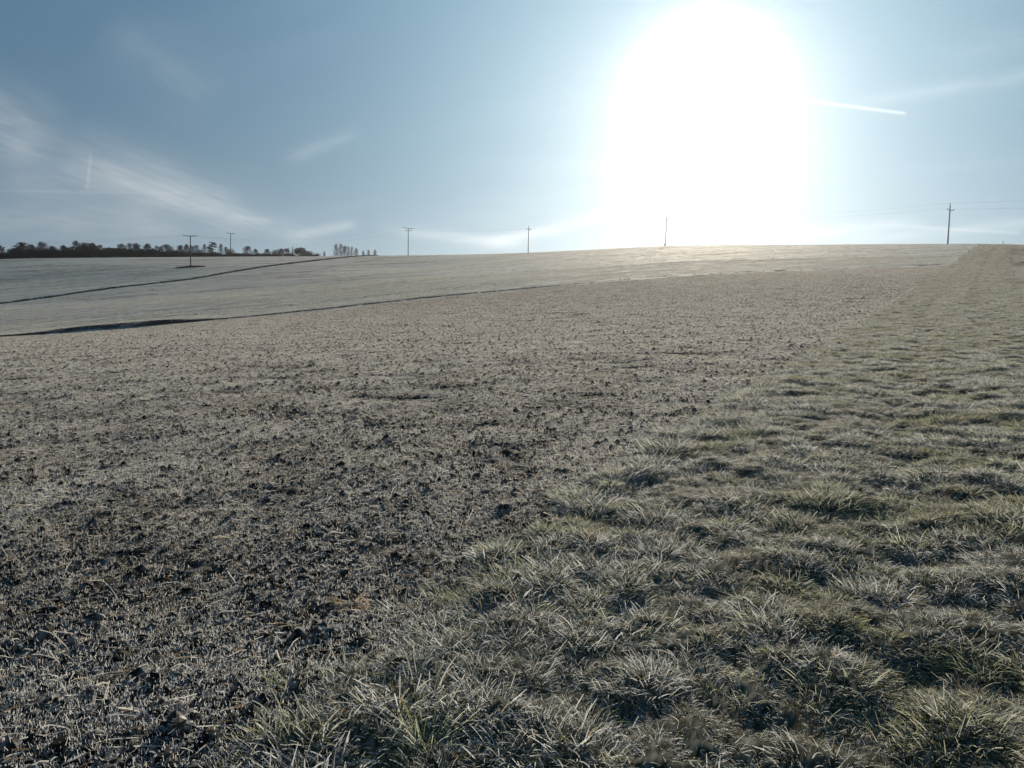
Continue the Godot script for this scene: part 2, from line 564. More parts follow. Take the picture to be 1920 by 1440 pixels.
func clod(t: Tris, o: Vector3, size: float):
	# an uneven lump: subdivided octahedron pushed in and out
	var dirs := [Vector3.UP]
	for ring in 3:
		var el := [0.75, 0.0, -0.75][ring] as float
		for q in 6:
			var a := TAU * (q + 0.5 * ring) / 6.0
			dirs.append(Vector3(cos(a) * cos(el), sin(el), sin(a) * cos(el)))
	dirs.append(Vector3.DOWN)
	var sq := Vector3(rng.randf_range(0.75, 1.35), rng.randf_range(0.55, 0.95), rng.randf_range(0.75, 1.35)) * size
	var pts := PackedVector3Array()
	var cols := PackedColorArray()
	for d in dirs:
		pts.append(o + d * sq * rng.randf_range(0.62, 1.32))
		cols.append(frost_color(2))
	var faces := []
	for q in 6:
		var q2 := (q + 1) % 6
		faces.append([0, 1 + q2, 1 + q])
		for ring in 2:
			var u := 1 + ring * 6
			faces.append([u + q, u + q2, u + 6 + q])
			faces.append([u + q2, u + 6 + q2, u + 6 + q])
		faces.append([19, 13 + q, 13 + q2])
	for f in faces:                                  # broken faces, each with its own edge
		var nn: Vector3 = (pts[f[1]] - pts[f[0]]).cross(pts[f[2]] - pts[f[0]]).normalized()
		if nn.dot(pts[f[0]] + pts[f[1]] + pts[f[2]] - o * 3.0) < 0.0: nn = -nn
		var b := t.vert(pts[f[0]], nn, cols[f[0]])
		t.vert(pts[f[1]], nn, cols[f[1]])
		t.vert(pts[f[2]], nn, cols[f[2]])
		t.tri(b, b + 1, b + 2)
	for k in 8 + int(size * 900.0):                  # hoar frost: small needles standing on the lump
		var d: Vector3 = dirs[rng.randi() % 13]
		var p := o + d * sq * 0.85
		var e := p + (d + Vector3(rng.randf_range(-0.5, 0.5), rng.randf_range(0.0, 0.6), rng.randf_range(-0.5, 0.5))).normalized() * rng.randf_range(0.005, 0.012)
		t.ribbon(PackedVector3Array([p, e]), PackedFloat32Array([0.0012, 0.0007]), rng.randf() * TAU, Color(0.72, 0.715, 0.70))

func stalk(t: Tris, o: Vector3, length: float, thick: float, kind := 1, rise := 0.35):
	var dir := rng.randf() * TAU
	var pts := PackedVector3Array()
	var rad := PackedFloat32Array()
	var p := o
	var el := rng.randf_range(-0.12, rise)
	if rng.randf() < 0.07: el = rng.randf_range(0.4, 1.2)
	for k in 4:
		pts.append(p)
		rad.append(thick * rng.randf_range(0.75, 1.2))
		p += Vector3(cos(dir) * cos(el), sin(el), sin(dir) * cos(el)) * length / 3.0
		el -= rng.randf_range(-0.15, 0.4)
		dir += rng.randf_range(-0.25, 0.25)
	t.ribbon(pts, rad, rng.randf() * TAU, frost_color(kind))

func plough_patch(clods: int, stalks: int) -> ArrayMesh:
	var t := Tris.new()
	for k in clods:
		var s: float = [0.009, 0.013, 0.018, 0.027][mini(3, int(pow(rng.randf(), 1.7) * 4.0))] * rng.randf_range(0.8, 1.25)
		clod(t, Vector3(rng.randf_range(-0.36, 0.36), s * rng.randf_range(0.0, 0.5), rng.randf_range(-0.36, 0.36)), s)
	for k in stalks:
		stalk(t, Vector3(rng.randf_range(-0.38, 0.38), rng.randf_range(0.004, 0.035), rng.randf_range(-0.38, 0.38)), rng.randf_range(0.012, 0.065) * (2.0 if rng.randf() < 0.12 else 1.0), rng.randf_range(0.0011, 0.0022))
	for k in 850:                                   # hoar frost needles on the crumbs between
		var p := Vector3(rng.randf_range(-0.38, 0.38), rng.randf_range(0.002, 0.03), rng.randf_range(-0.38, 0.38))
		var e := p + Vector3(rng.randf_range(-0.4, 0.4), rng.randf_range(0.4, 1.0), rng.randf_range(-0.4, 0.4)).normalized() * rng.randf_range(0.006, 0.017)
		t.ribbon(PackedVector3Array([p, e]), PackedFloat32Array([0.0011, 0.0007]), rng.randf() * TAU, Color(0.72, 0.715, 0.70))
	return t.mesh()

func scatter(called: String, meshes: Array, m: Material, places: Array, label: String, category: String, tint := Color(0, 0, 0, 0)):
	# places[k] is the list of transforms of the k-th mesh; the whole is one uncountable thing
	var o := thing(called, Vector3.ZERO)
	tag(o, label, category, "", "stuff")
	for k in meshes.size():
		if places[k].is_empty(): continue
		var mm := MultiMesh.new()
		mm.transform_format = MultiMesh.TRANSFORM_3D
		mm.use_colors = tint.a > 0.0
		mm.mesh = meshes[k]
		mm.instance_count = places[k].size()
		for q in places[k].size():
			mm.set_instance_transform(q, places[k][q])
			if tint.a > 0.0:                            # patches with less frost, where the plant or soil colour shows
				var at: Vector3 = places[k][q].origin
				var f := smoothstep(0.0, 0.55, n_rough.get_noise_2d(at.x * 0.55 + 30.0, at.z * 0.55) + 0.5 * n_rough.get_noise_2d(at.x * 2.1, at.z * 2.1))
				mm.set_instance_color(q, Color.WHITE.lerp(Color(tint.r, tint.g, tint.b), f))
		var n := MultiMeshInstance3D.new()
		n.name = "growth" if category == "grass" or category == "crop" else "litter"
		n.multimesh = mm
		n.material_override = m
		n.set_meta("kind", "stuff")
		o.add_child(n, true)

func stand(x: float, z: float, scale: Vector3, follow := 1.0) -> Transform3D:
	var up := Vector3.UP.lerp(slope(x, z), follow).normalized()
	var b := Basis(Quaternion(Vector3.UP, up)) * Basis(Vector3.UP, rng.randf() * TAU)
	return Transform3D(b.scaled_local(scale), Vector3(x, ground(x, z), z))

func seen_from(az_lo: float, az_hi: float, r_lo: float, r_hi: float) -> Vector2:     # a place in a sector, evenly by area
	var a := deg_to_rad(rng.randf_range(az_lo, az_hi))
	var r := sqrt(lerpf(r_lo * r_lo, r_hi * r_hi, rng.randf()))
	return Vector2(sin(a) * r, -cos(a) * r)

func make_plough_litter():
	rng.seed = 11
	var meshes := []
	for k in 7: meshes.append(plough_patch(135, 175))
	var places := []
	for k in 7: places.append([])
	var rings := [[1.2, 6.0, 7.5], [6.0, 20.0, 7.5], [20.0, 50.0, 7.5], [50.0, 112.0, 6.5]]
	for g in rings:
		var lo := -52.0 if g[1] < 21.0 else -41.0
		var count := int((deg_to_rad(38.0 - lo)) * 0.5 * (g[1] * g[1] - g[0] * g[0]) * g[2])
		for k in count:
			var p := seen_from(lo, 38.0, g[0], g[1])
			var ss := strip_side(p.x, p.y)
			if ss > 0.05 and ss < STRIP_WIDE: continue
			if edge_side(p.x, p.y) > -1.6 - rng.randf(): continue
			var s := rng.randf_range(0.8, 1.3) * (1.0 if g[0] < 20.0 else 1.15)
			places[rng.randi() % 7].append(stand(p.x, p.y, Vector3(s, s * rng.randf_range(0.8, 1.4), s)))
	scatter("soil_and_straw", meshes, mat(0.7, 0.9, 0.3), places, "frosted soil crumbs and short straw covering the ploughed field", "soil", Color(0.90, 0.87, 0.83))

func make_grass():
	rng.seed = 23
	var meshes := []
	var places := []
	for k in 6: meshes.append(tuft(50, 0.07, 0.022, 0.072, 0.0012, 0, 1.15))
	for k in 3: meshes.append(tuft(56, 0.11, 0.015, 0.05, 0.0013, 0, 1.9))
	for k in 2: meshes.append(tuft(50, 0.06, 0.03, 0.08, 0.0012, 3, 1.1))
	for k in 11: places.append([])
	var rings := [[0.8, 7.0, 240.0], [7.0, 25.0, 200.0], [25.0, 70.0, 130.0], [70.0, 235.0, 60.0]]
	for g in rings:
		var lo := -44.0 if g[1] < 8.0 else -2.0 if g[1] < 26.0 else 17.0
		var hi := 52.0 if g[1] < 26.0 else 41.0
		var count := int(deg_to_rad(hi - lo) * 0.5 * (g[1] * g[1] - g[0] * g[0]) * g[2])
		for k in count:
			var p := seen_from(lo, hi, g[0], g[1])
			var ss := (p.x - table(STRIP, p.y, false)) * 0.87
			if ss < -0.9 or ss > STRIP_WIDE + 0.2: continue
			ss = strip_side(p.x, p.y)
			if ss < -0.45 or ss > STRIP_WIDE: continue
			if ss < 0.0 and rng.randf() > pow(1.0 + ss / 0.45, 2.0) * 0.5: continue
			var n := 0.8 * n_rough.get_noise_2d(p.x * 1.0 + 50.0, p.y * 1.0) + 0.9 * n_rough.get_noise_2d(p.x * 2.4, p.y * 2.4)
			var rut := exp(-pow((ss - 2.1) / 0.3, 2.0)) + exp(-pow((ss - 4.0) / 0.3, 2.0))
			n -= rut * 0.22
			if g[0] > 5.0 and n < -0.5 and rng.randf() < 0.3: continue      # thin spots between the clumps
			var s := clampf(0.95 + n * 0.95, 0.42, 1.75) * rng.randf_range(0.8, 1.2)
			if g[0] > 20.0: s *= 1.1
			if g[0] > 60.0: s *= 1.05
			var v := rng.randi() % 6 if n > -0.05 else 6 + rng.randi() % 3
			if v >= 6: s = maxf(s, 0.8)
			if ss > -0.15 and ss < 0.4 and g[0] < 60.0:       # taller fringe where plough and mower both stop
				s *= 1.35
				v = rng.randi() % 6
			if rng.randf() < 0.06: v = 9 + rng.randi() % 2
			if ss < 1.4 and g[0] > 60.0 and rng.randf() > 0.25 + ss / 1.8: continue
			if ss > STRIP_WIDE - 1.6 and g[0] > 60.0 and rng.randf() < (ss - STRIP_WIDE + 1.6) / 1.7: continue
			places[v].append(stand(p.x, p.y, Vector3(s, s * rng.randf_range(0.8, 1.15), s), 0.5))
	for k in 34000:                                  # thatch and short blades between the clumps, near the camera
		var p := seen_from(-44.0, 52.0, 0.9, 12.0)
		var ss := strip_side(p.x, p.y)
		if ss < 0.0 or ss > STRIP_WIDE: continue
		var s := rng.randf_range(0.55, 0.95)
		places[6 + rng.randi() % 3].append(stand(p.x, p.y, Vector3(s, s, s), 0.8))
	scatter("frosted_grass", meshes, mat(0.6, 1.0, 0.5), places, "short frosted grass covering the strip beside the ploughed field", "grass", Color(0.76, 0.765, 0.62))

func make_crop():
	# seedlings of the sown field, in drilled rows; only the near part is large enough to show
	rng.seed = 31
	var meshes := []
	for k in 4:
		var t := Tris.new()
		for q in 34:
			var c := Vector3(rng.randf_range(-0.8, 0.8), -0.01, (int(rng.randf() * 4.0) - 1.5) * 0.25 + rng.randf_range(-0.03, 0.03))
			for b in 4: blade(t, c + Vector3(rng.randf_range(-0.02, 0.02), 0, rng.randf_range(-0.02, 0.02)), rng.randf() * TAU, rng.randf_range(0.05, 0.11), rng.randf_range(0.1, 0.7), rng.randf_range(0.2, 1.2), 0.004, frost_color(0))
		meshes.append(t.mesh())
	var places := [[], [], [], []]
	var turn := atan2(0.32, 0.947)
	for g in [[82.0, 150.0, 2.2], [150.0, 300.0, 0.55]]:
		var count := int(deg_to_rad(78.0) * 0.5 * (g[1] * g[1] - g[0] * g[0]) * g[2])
		for k in count:
			var p := seen_from(-40.0, 38.0, g[0], g[1])
			var ss := strip_side(p.x, p.y)
			if ss > -0.1 and ss < STRIP_WIDE: continue
			if edge_side(p.x, p.y) < 0.6: continue
			if n_wide.get_noise_2d(along_rows(p.x, p.y) * 14.0, (p.x * 0.947 - p.y * 0.32) * 0.7) < -0.25: continue
			var b := Basis(Quaternion(Vector3.UP, slope(p.x, p.y))) * Basis(Vector3.UP, turn + (PI if rng.randf() < 0.5 else 0.0))
			places[rng.randi() % 4].append(Transform3D(b, Vector3(p.x, ground(p.x, p.y), p.y)))
	scatter("winter_seedlings", meshes, mat(0.6, 1.0, 0.5), places, "frosted seedlings in drilled rows on the sown hillside", "crop")

func make_bank_shade_grass():  # rough grass lines; on the banks their dark colour stands in for scarp shade
	rng.seed = 37
	var meshes := []
	for k in 3:
		var t := Tris.new()
		for q in 60: blade(t, Vector3(rng.randf_range(-0.35, 0.35), -0.02, rng.randf_range(-0.12, 0.12)), rng.randf() * TAU, rng.randf_range(0.10, 0.26), rng.randf_range(0.05, 0.6), rng.randf_range(0.2, 1.2), 0.006, Color(0.085, 0.075, 0.05) * rng.randf_range(0.6, 1.5) if rng.randf() < 0.85 else frost_color(0))  # mostly dark blades, the shade of the banks put into their colour
		meshes.append(t.mesh())
	var places := [[], [], []]
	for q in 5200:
		var x := rng.randf_range(-52.0, 75.0) if q < 2600 else rng.randf_range(-46.0, -30.0)  # second half packs the hollow with dark tufts in place of its shade
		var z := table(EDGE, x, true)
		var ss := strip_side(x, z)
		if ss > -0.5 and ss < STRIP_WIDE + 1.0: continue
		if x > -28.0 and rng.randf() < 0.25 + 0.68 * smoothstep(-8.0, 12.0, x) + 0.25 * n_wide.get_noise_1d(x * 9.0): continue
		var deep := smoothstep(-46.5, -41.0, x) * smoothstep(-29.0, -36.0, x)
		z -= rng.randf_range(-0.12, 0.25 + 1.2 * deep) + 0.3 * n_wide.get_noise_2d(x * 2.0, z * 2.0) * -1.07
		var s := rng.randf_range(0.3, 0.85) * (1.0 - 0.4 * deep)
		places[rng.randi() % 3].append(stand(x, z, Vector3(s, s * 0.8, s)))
	for q in 3600:  # second bank: dark tufts draw the shade line of its scarp
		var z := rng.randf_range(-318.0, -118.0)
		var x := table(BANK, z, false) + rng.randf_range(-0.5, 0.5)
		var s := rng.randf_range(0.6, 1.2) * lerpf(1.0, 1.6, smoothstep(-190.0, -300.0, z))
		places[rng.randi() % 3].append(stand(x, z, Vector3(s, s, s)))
	var tracks := [[[105, 493], [230, 500], [335, 505]], [[185, 540], [280, 517], [345, 506]], [[515, 502], [620, 506.5], [725, 507.5]], [[475, 511], [560, 512], [640, 520]], [[570, 512], [630, 499], [690, 489], [742, 482]], [[40, 520], [150, 512], [300, 516]]]
	var paths := []
	for t in tracks:
		var w := []
		for q in t:
			var p = hit(q[0], q[1])
			if p != null: w.append(p)
		paths.append(w)
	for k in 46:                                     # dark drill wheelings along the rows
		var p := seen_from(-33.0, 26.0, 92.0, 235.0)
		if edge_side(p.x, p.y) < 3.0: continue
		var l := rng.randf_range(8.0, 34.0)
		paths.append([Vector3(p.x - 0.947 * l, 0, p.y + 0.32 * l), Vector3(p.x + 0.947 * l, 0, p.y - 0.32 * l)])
	for w in paths:
		for k in range(1, w.size()):
			var a: Vector3 = w[k - 1]
			var b: Vector3 = w[k]
			for q in int(a.distance_to(b) * 2.6):
				var p := a.lerp(b, rng.randf()) + Vector3(rng.randf_range(-0.25, 0.25), 0, rng.randf_range(-0.25, 0.25))
				if edge_side(p.x, p.z) < 1.0: continue
				var s := rng.randf_range(0.25, 0.5)
				places[rng.randi() % 3].append(stand(p.x, p.z, Vector3(s, s, s)))
	scatter("bank_shade_grass", meshes, mat(0.9, 0.0, 0.3), places, "dark rough grass in thin lines along wheelings, and standing in for shade on the field banks", "grass")

# ------------------------------------------------------------------ things in the near field
func make_near_things():
	rng.seed = 41
	var m := mat(0.6, 1.0, 0.5)
	var solid := mat(0.8, 0.0, 0.5)
	# tussocks along the edge of the strip and in it
	var kinds := []
	for k in 4: kinds.append(tuft(110, 0.085, 0.04, 0.115, 0.0013, 0, 1.15))
	var spots := []
	for q in [[520, 1300], [585, 1255], [700, 1215], [770, 1170], [860, 1105], [905, 1075], [960, 1035], [1010, 1000], [1075, 950], [1130, 925], [620, 1400], [900, 1240], [1010, 1240], [1090, 1330], [1180, 1290], [1330, 1210], [1470, 1120], [1540, 1330], [1230, 1030], [1400, 960], [1700, 1180], [1640, 1060], [1780, 1330], [1350, 1400], [760, 1400], [1180, 1130], [880, 1350], [1620, 1250], [1500, 1040], [1290, 870], [1620, 860], [1820, 1020]]:
		spots.append(q)
	for q in spots:
		var p = hit(q[0], q[1])
		if p == null: continue
		var o := thing("grass_tussock", Vector3(p.x, ground(p.x, p.z) - 0.01, p.z), rng.randf() * TAU)
		part("blades", kinds[rng.randi() % 4], m, o)
		var s := rng.randf_range(0.65, 1.0)
		o.scale = Vector3(s, s, s)
		tag(o, "frosted grass tussock with longer arching blades than the turf around it", "grass tussock", "longer tussocks on the grass strip")
	# yellow-green tufts and a russet dead weed at the field's edge
	for q in [[562, 1300, 3], [800, 1395, 3], [1060, 945, 3]]:
		var p = hit(q[0], q[1])
		var o := thing("green_tuft", Vector3(p.x, ground(p.x, p.z) - 0.01, p.z), rng.randf() * TAU)
		part("blades", tuft(130, 0.07, 0.08, 0.19, 0.0016, 3, 0.8), m, o)
		tag(o, "upright yellow-green grass tuft with little frost at the strip's edge", "grass tuft", "greener tufts at the strip's edge")
	for q in [[410, 1308], [665, 1140], [245, 1265], [655, 1130], [310, 1085]]:
		var p = hit(q[0], q[1])
		var o := thing("dead_weed", Vector3(p.x, ground(p.x, p.z) - 0.005, p.z), rng.randf() * TAU)
		part("stems", tuft(42, 0.045, 0.04, 0.11, 0.0018, 4, 1.5), m, o)
		tag(o, "small russet dead weed among the frosted clods", "weed", "dead weeds in the ploughed field")
	# large clods
	var lumps := []
	for k in 4:
		var t := Tris.new()
		for q in 14: clod(t, Vector3(rng.randf_range(-0.05, 0.05), rng.randf_range(0.0, 0.04), rng.randf_range(-0.05, 0.05)), rng.randf_range(0.012, 0.032))
		lumps.append(t.mesh())
	for q in [[190, 1340], [340, 1360], [465, 1330], [60, 1330], [610, 1190], [140, 1180], [250, 1120], [430, 1180], [520, 1120], [700, 1080], [330, 1010], [90, 1040], [780, 1010], [860, 980], [950, 960], [600, 1000], [930, 905], [1040, 895], [500, 940], [200, 930], [720, 920], [840, 880], [1110, 860], [640, 850], [360, 860], [270, 720], [315, 718]]:
		var p = hit(q[0], q[1])
		var o := thing("soil_clod", Vector3(p.x, ground(p.x, p.z), p.z), rng.randf() * TAU)
		part("lump", lumps[rng.randi() % 4], solid, o)
		var s := rng.randf_range(0.7, 1.2) * (0.85 if q[1] > 740 else 1.5)
		o.scale = Vector3(s, s * 0.9, s)
		tag(o, "large dark lump of soil standing out of the frosted crumbs", "soil clod", "large clods in the ploughed field")
	# long straws
	for k in 190:
		var p = hit(rng.randf_range(0, 760), rng.randf_range(900, 1435))
		if p == null or strip_side(p.x, p.z) > -0.1: continue
		var t := Tris.new()
		stalk(t, Vector3(0, 0.03, 0), rng.randf_range(0.07, 0.22), rng.randf_range(0.0018, 0.0030), 1, 0.1)
		var o := thing("straw_stalk", Vector3(p.x, ground(p.x, p.z), p.z))
		part("stem", t.mesh(), m, o)
		tag(o, "long frosted straw lying across the dark clods", "straw", "long straws on the ploughed field")

func hit(px: float, py: float):                    # where a pixel's line of sight meets the land
	var v := ray(px, py)
	var h := Vector2(v.x, v.z).length()
	var d := 1.0
	while d < 400.0:
		var p := Vector3(v.x / h * d, EYE + v.y / h * d, v.z / h * d)
		if p.y < ground(p.x, p.z): return p
		d *= 1.006
	return null

# ------------------------------------------------------------------ poles and wires
const WOOD := Color(0.066, 0.062, 0.058)
const IRON := Color(0.06, 0.062, 0.065)
const GLAZE := Color(0.10, 0.07, 0.055)

func make_pole(called: String, base: Vector3, top: Vector3, arms: Array, facing: float, label: String, finial: float) -> Array:
	# arms: [height below the top, length, tilt]; returns the points where wires hang
	var o := thing(called, base)
	var m := mat(0.85)
	var up := top - base
	var t := Tris.new()
	t.tube(PackedVector3Array([Vector3(0, -0.3, 0), up * 0.5, up]), PackedFloat32Array([0.17, 0.145, 0.115]), 10, WOOD)
	part("shaft", t.mesh(), m, o)
	var ends := []
	var side := Vector3(cos(facing), 0, -sin(facing))
	var depth := Vector3.UP.cross(side)
	for a in arms:
		var c: Vector3 = up + up.normalized() * -a[0]
		var dir: Vector3 = (side * cos(a[2]) + Vector3.UP * sin(a[2])).normalized()
		var ta := Tris.new()
		ta.box(c - depth * 0.17, dir * a[1] * 0.5, Vector3.UP * 0.065, depth * 0.05, IRON)
		var arm := part("crossarm", ta.mesh(), m, o)
		var tb := Tris.new()
		for s in [-1.0, 1.0]:
			tb.tube(PackedVector3Array([c + dir * s * a[1] * 0.25 - depth * 0.17 - Vector3.UP * 0.06, c - Vector3.UP * 0.55 - depth * 0.12]), PackedFloat32Array([0.022, 0.022]), 5, IRON)
		part("brace", tb.mesh(), m, o)
		for s in ([-1.0, -0.45, 0.45, 1.0] if a[1] > 2.6 else [-1.0, 1.0]):
			var b: Vector3 = c + dir * s * (a[1] * 0.5 - 0.08) - depth * 0.17 + Vector3.UP * 0.06
			var ti := Tris.new()
			ti.tube(PackedVector3Array([b, b + Vector3.UP * 0.09, b + Vector3.UP * 0.10, b + Vector3.UP * 0.20, b + Vector3.UP * 0.28]), PackedFloat32Array([0.025, 0.025, 0.085, 0.075, 0.03]), 8, GLAZE)
			part("insulator", ti.mesh(), m, o)
			ends.append(base + b + Vector3.UP * 0.24)
	if finial > 0.0:
		var tf := Tris.new()
		tf.tube(PackedVector3Array([up - Vector3.UP * 0.05, up + Vector3.UP * finial * 0.6, up + Vector3.UP * finial]), PackedFloat32Array([0.05, 0.075, 0.03]), 8, GLAZE)
		part("top_insulator", tf.mesh(), m, o)
		ends.append(base + up + Vector3.UP * finial * 0.8)
	tag(o, label, "utility pole", "poles of the power line over the hill")
	return ends

func wire(a: Vector3, b: Vector3, sag: float, label: String):
	var o := thing("power_cable", a)
	var pts := PackedVector3Array()
	var rad := PackedFloat32Array()
	for k in 25:
		var s := k / 24.0
		pts.append((b - a) * s - Vector3.UP * sag * 4.0 * s * (1.0 - s))
		rad.append(0.011)
	var t := Tris.new()
	t.tube(pts, rad, 5, IRON)
	part("conductor", t.mesh(), mat(0.6), o)
	tag(o, label, "cable", "cables of the power line")

func make_line():
	rng.seed = 51
	# [base pixel, distance, top pixel, arms, facing, label, finial]
	var list := [
		[Vector2(357.6, 501.0), 250.0, Vector2(356.9, 441.8), [[0.12, 3.7, 0.0]], 0.15, "wooden T pole standing in the open field on a dark grassy patch", 0.0],
		[Vector2(432.4, 484.0), 364.0, Vector2(432.4, 437.2), [[0.1, 3.7, -0.06]], 0.2, "wooden T pole rising behind the ridge hedge beside the pine", 0.0],
		[Vector2(765.2, 480.5), 302.0, Vector2(765.4, 427.4), [[0.1, 4.3, -0.09], [1.0, 2.6, 0.07]], 0.1, "wooden pole with two crossarms alone on the smooth ridge line", 0.0],
		[Vector2(990.2, 473.0), 288.0, Vector2(991.4, 425.0), [[0.95, 1.75, 0.03]], 0.3, "slender pole with small low crossarm on the crest beside the low dark roof", 0.45],
		[Vector2(1247.4, 461.5), 260.0, Vector2(1250.5, 405.0), [[1.0, 1.85, -0.05]], 0.3, "slender pole with a thick foot on the crest under the sun", 0.45],
		[Vector2(1777.0, 457.5), 213.0, Vector2(1781.7, 384.5), [[1.15, 2.05, -0.02]], 0.35, "leaning slender pole on the crest beside the grass strip", 0.5],
	]
	var ends := []
	for l in list:
		var b := at_dist(l[0].x, l[0].y, l[1])
		var t := at_dist(l[2].x, l[2].y, l[1])
		b.y = ground(b.x, b.z)
		ends.append(make_pole("utility_pole", b, t, l[3], l[4], l[5], l[6]))
	# neighbours of the line just outside the picture, which hold the far ends of the wires
	var far := at_dist(-330, 500, 300.0)
	far.y = ground(far.x, far.z)
	var e_left := make_pole("utility_pole", far, far + Vector3(0, 9.6, 0), [[0.12, 3.7, 0.0]], 0.15, "wooden T pole on the slope left of the hedge, at the cable's end", 0.0)
	var nxt := at_dist(2300, 470, 175.0)
	nxt.y = ground(nxt.x, nxt.z)
	var e_right := make_pole("utility_pole", nxt, nxt + Vector3(0.2, 10.4, 0), [[1.15, 2.05, 0.0]], 0.5, "slender pole on the slope right of the grass strip, at the cable's end", 0.5)
	wire(e_left[0], ends[0][0], 1.6, "thin dark cable from the open-field pole down over the hedge")
	wire(e_left[3], ends[0][3], 1.9, "thin dark cable from the open-field pole down over the hedge")
	wire(ends[0][0], ends[2][0], 3.0, "thin cable sagging from the open-field pole to the two-armed pole")
	wire(ends[0][3], ends[2][4], 3.6, "thin cable sagging from the open-field pole to the two-armed pole")
	wire(ends[0][2], ends[1][1], 1.2, "thin cable from the open-field pole to the pole behind the hedge")
	wire(ends[2][3], ends[3][0], 0.8, "thin cable from the two-armed pole to the crest pole beside it")
	wire(ends[2][5], ends[3][1], 0.9, "thin cable from the two-armed pole to the crest pole beside it")
	wire(ends[3][0], ends[4][0], 0.9, "thin cable between the two slender crest poles")
	wire(ends[3][2], ends[4][2], 0.9, "thin cable between the two slender crest poles")
	wire(ends[4][1], ends[5][0], 1.3, "thin cable from the pole under the sun to the leaning pole")
	wire(ends[4][2], ends[5][2], 1.3, "thin cable from the pole under the sun to the leaning pole")
	wire(ends[5][1], e_right[1], 0.7, "thin cable running from the leaning pole over the grass strip")
	wire(ends[5][2], e_right[2], 0.5, "thin cable running from the leaning pole over the grass strip")
	# thick foot of the pole under the sun
	var foot := get_node("utility_pole_004")
	var tf := Tris.new()
	tf.box(Vector3(-0.1, 0.45, 0), Vector3(0.24, 0, 0), Vector3(0, 0.5, 0), Vector3(0, 0, 0.24), Color(0.16, 0.16, 0.155))
	part("foot_box", tf.mesh(), mat(0.8), foot)
	# the unploughed patch round the first pole
	var pb := at_dist(357.6, 501.0, 250.0)
	var o := thing("grass_patch", Vector3(pb.x, ground(pb.x, pb.z), pb.z))
	var t := Tris.new()
	for k in 900:
		var a := rng.randf() * TAU
		var r := sqrt(rng.randf())
		var q := Vector3(sin(a) * r * 4.3, 0, cos(a) * r * 1.1)
		q.y = ground(pb.x + q.x, pb.z + q.z) - o.position.y - 0.03
		for b in 3: blade(t, q + Vector3(rng.randf_range(-0.1, 0.1), 0, rng.randf_range(-0.1, 0.1)), rng.randf() * TAU, rng.randf_range(0.25, 0.7) * (1.15 - r * 0.7), rng.randf_range(0.05, 0.4), rng.randf_range(0.1, 0.8), 0.016, Color(0.07, 0.06, 0.04) * rng.randf_range(0.7, 1.5))
	part("blades", t.mesh(), mat(0.9), o)
	tag(o, "dark lens-shaped patch of rough grass round the open-field pole's foot", "grass patch")

# ------------------------------------------------------------------ trees on the ridge
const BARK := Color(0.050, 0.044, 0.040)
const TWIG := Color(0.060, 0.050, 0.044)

var twig_min := 0.026

func branch(t: Tris, p: Vector3, dir: Vector3, length: float, rad: float, depth: int, spread: float, rise: float):
	var q := p + dir * length * 0.5 + Vector3(rng.randf_range(-1, 1), rng.randf_range(-1, 1), rng.randf_range(-1, 1)) * length * 0.06
	var e := p + dir * length
	t.tube(PackedVector3Array([p, q, e]), PackedFloat32Array([rad, rad * 0.85, rad * 0.65]), 3, BARK if depth > 2 else TWIG, false)
	if depth == 0:
		return
	var kids := 3 if depth > 1 else 4
	for k in kids:
		var o := Vector3(rng.randf_range(-1, 1), rng.randf_range(-0.5, 1), rng.randf_range(-1, 1)).normalized()
		var d := (dir + o * spread * rng.randf_range(0.6, 1.2) + Vector3.UP * rise).normalized()
		var s := p.lerp(e, rng.randf_range(0.55, 1.0)) if k > 0 else e
		branch(t, s, d, length * rng.randf_range(0.58, 0.85), maxf(rad * 0.62, twig_min), depth - 1, spread, rise)

func bare_tree(stems: int, low: float, spread: float, rise: float, wide: float, depth := 3) -> Array:
	# 8 m tall; boughs from the share low of its height upwards, longest in the middle; wide is the crown's half width
	var trunks := []
	var cr := Tris.new()
	for s in stems:
		var a := TAU * (s + rng.randf() * 0.5) / stems
		var off := Vector3(cos(a), 0, sin(a)) * (wide * 0.35 if stems > 1 else 0.0)
		var tall := 6.4 * rng.randf_range(0.85, 1.05)
		var top := off * 1.8 + Vector3(rng.randf_range(-0.3, 0.3), tall, rng.randf_range(-0.3, 0.3))
		var mid := off.lerp(top, 0.5) + Vector3(rng.randf_range(-0.15, 0.15), 0, rng.randf_range(-0.15, 0.15))
		var tr := Tris.new()
		tr.tube(PackedVector3Array([off - Vector3.UP * 0.3, mid, top]), PackedFloat32Array([0.17, 0.11, 0.035]), 6, BARK, false)
		trunks.append(tr.mesh())
		var boughs := 30 / stems + 6
		for k in boughs:
			var f := low + (1.0 - low) * (k + rng.randf()) / boughs
			var p := off.lerp(mid, f * 2.0) if f < 0.5 else mid.lerp(top, f * 2.0 - 1.0)
			var round := sqrt(maxf(0.05, 1.0 - pow((f - 0.45) / 0.72, 2.0)))
			var b := k * 2.4 + rng.randf_range(-0.5, 0.5)
			var d := (Vector3(cos(b), 0, sin(b)) * (1.2 - f * 0.95) + Vector3.UP * (rise + 0.12 + f * 0.9)).normalized()
			branch(cr, p, d, wide * round * (0.52 if depth > 2 else 0.62), 0.05, depth, spread, rise * 0.5)
	return [trunks, cr.mesh()]

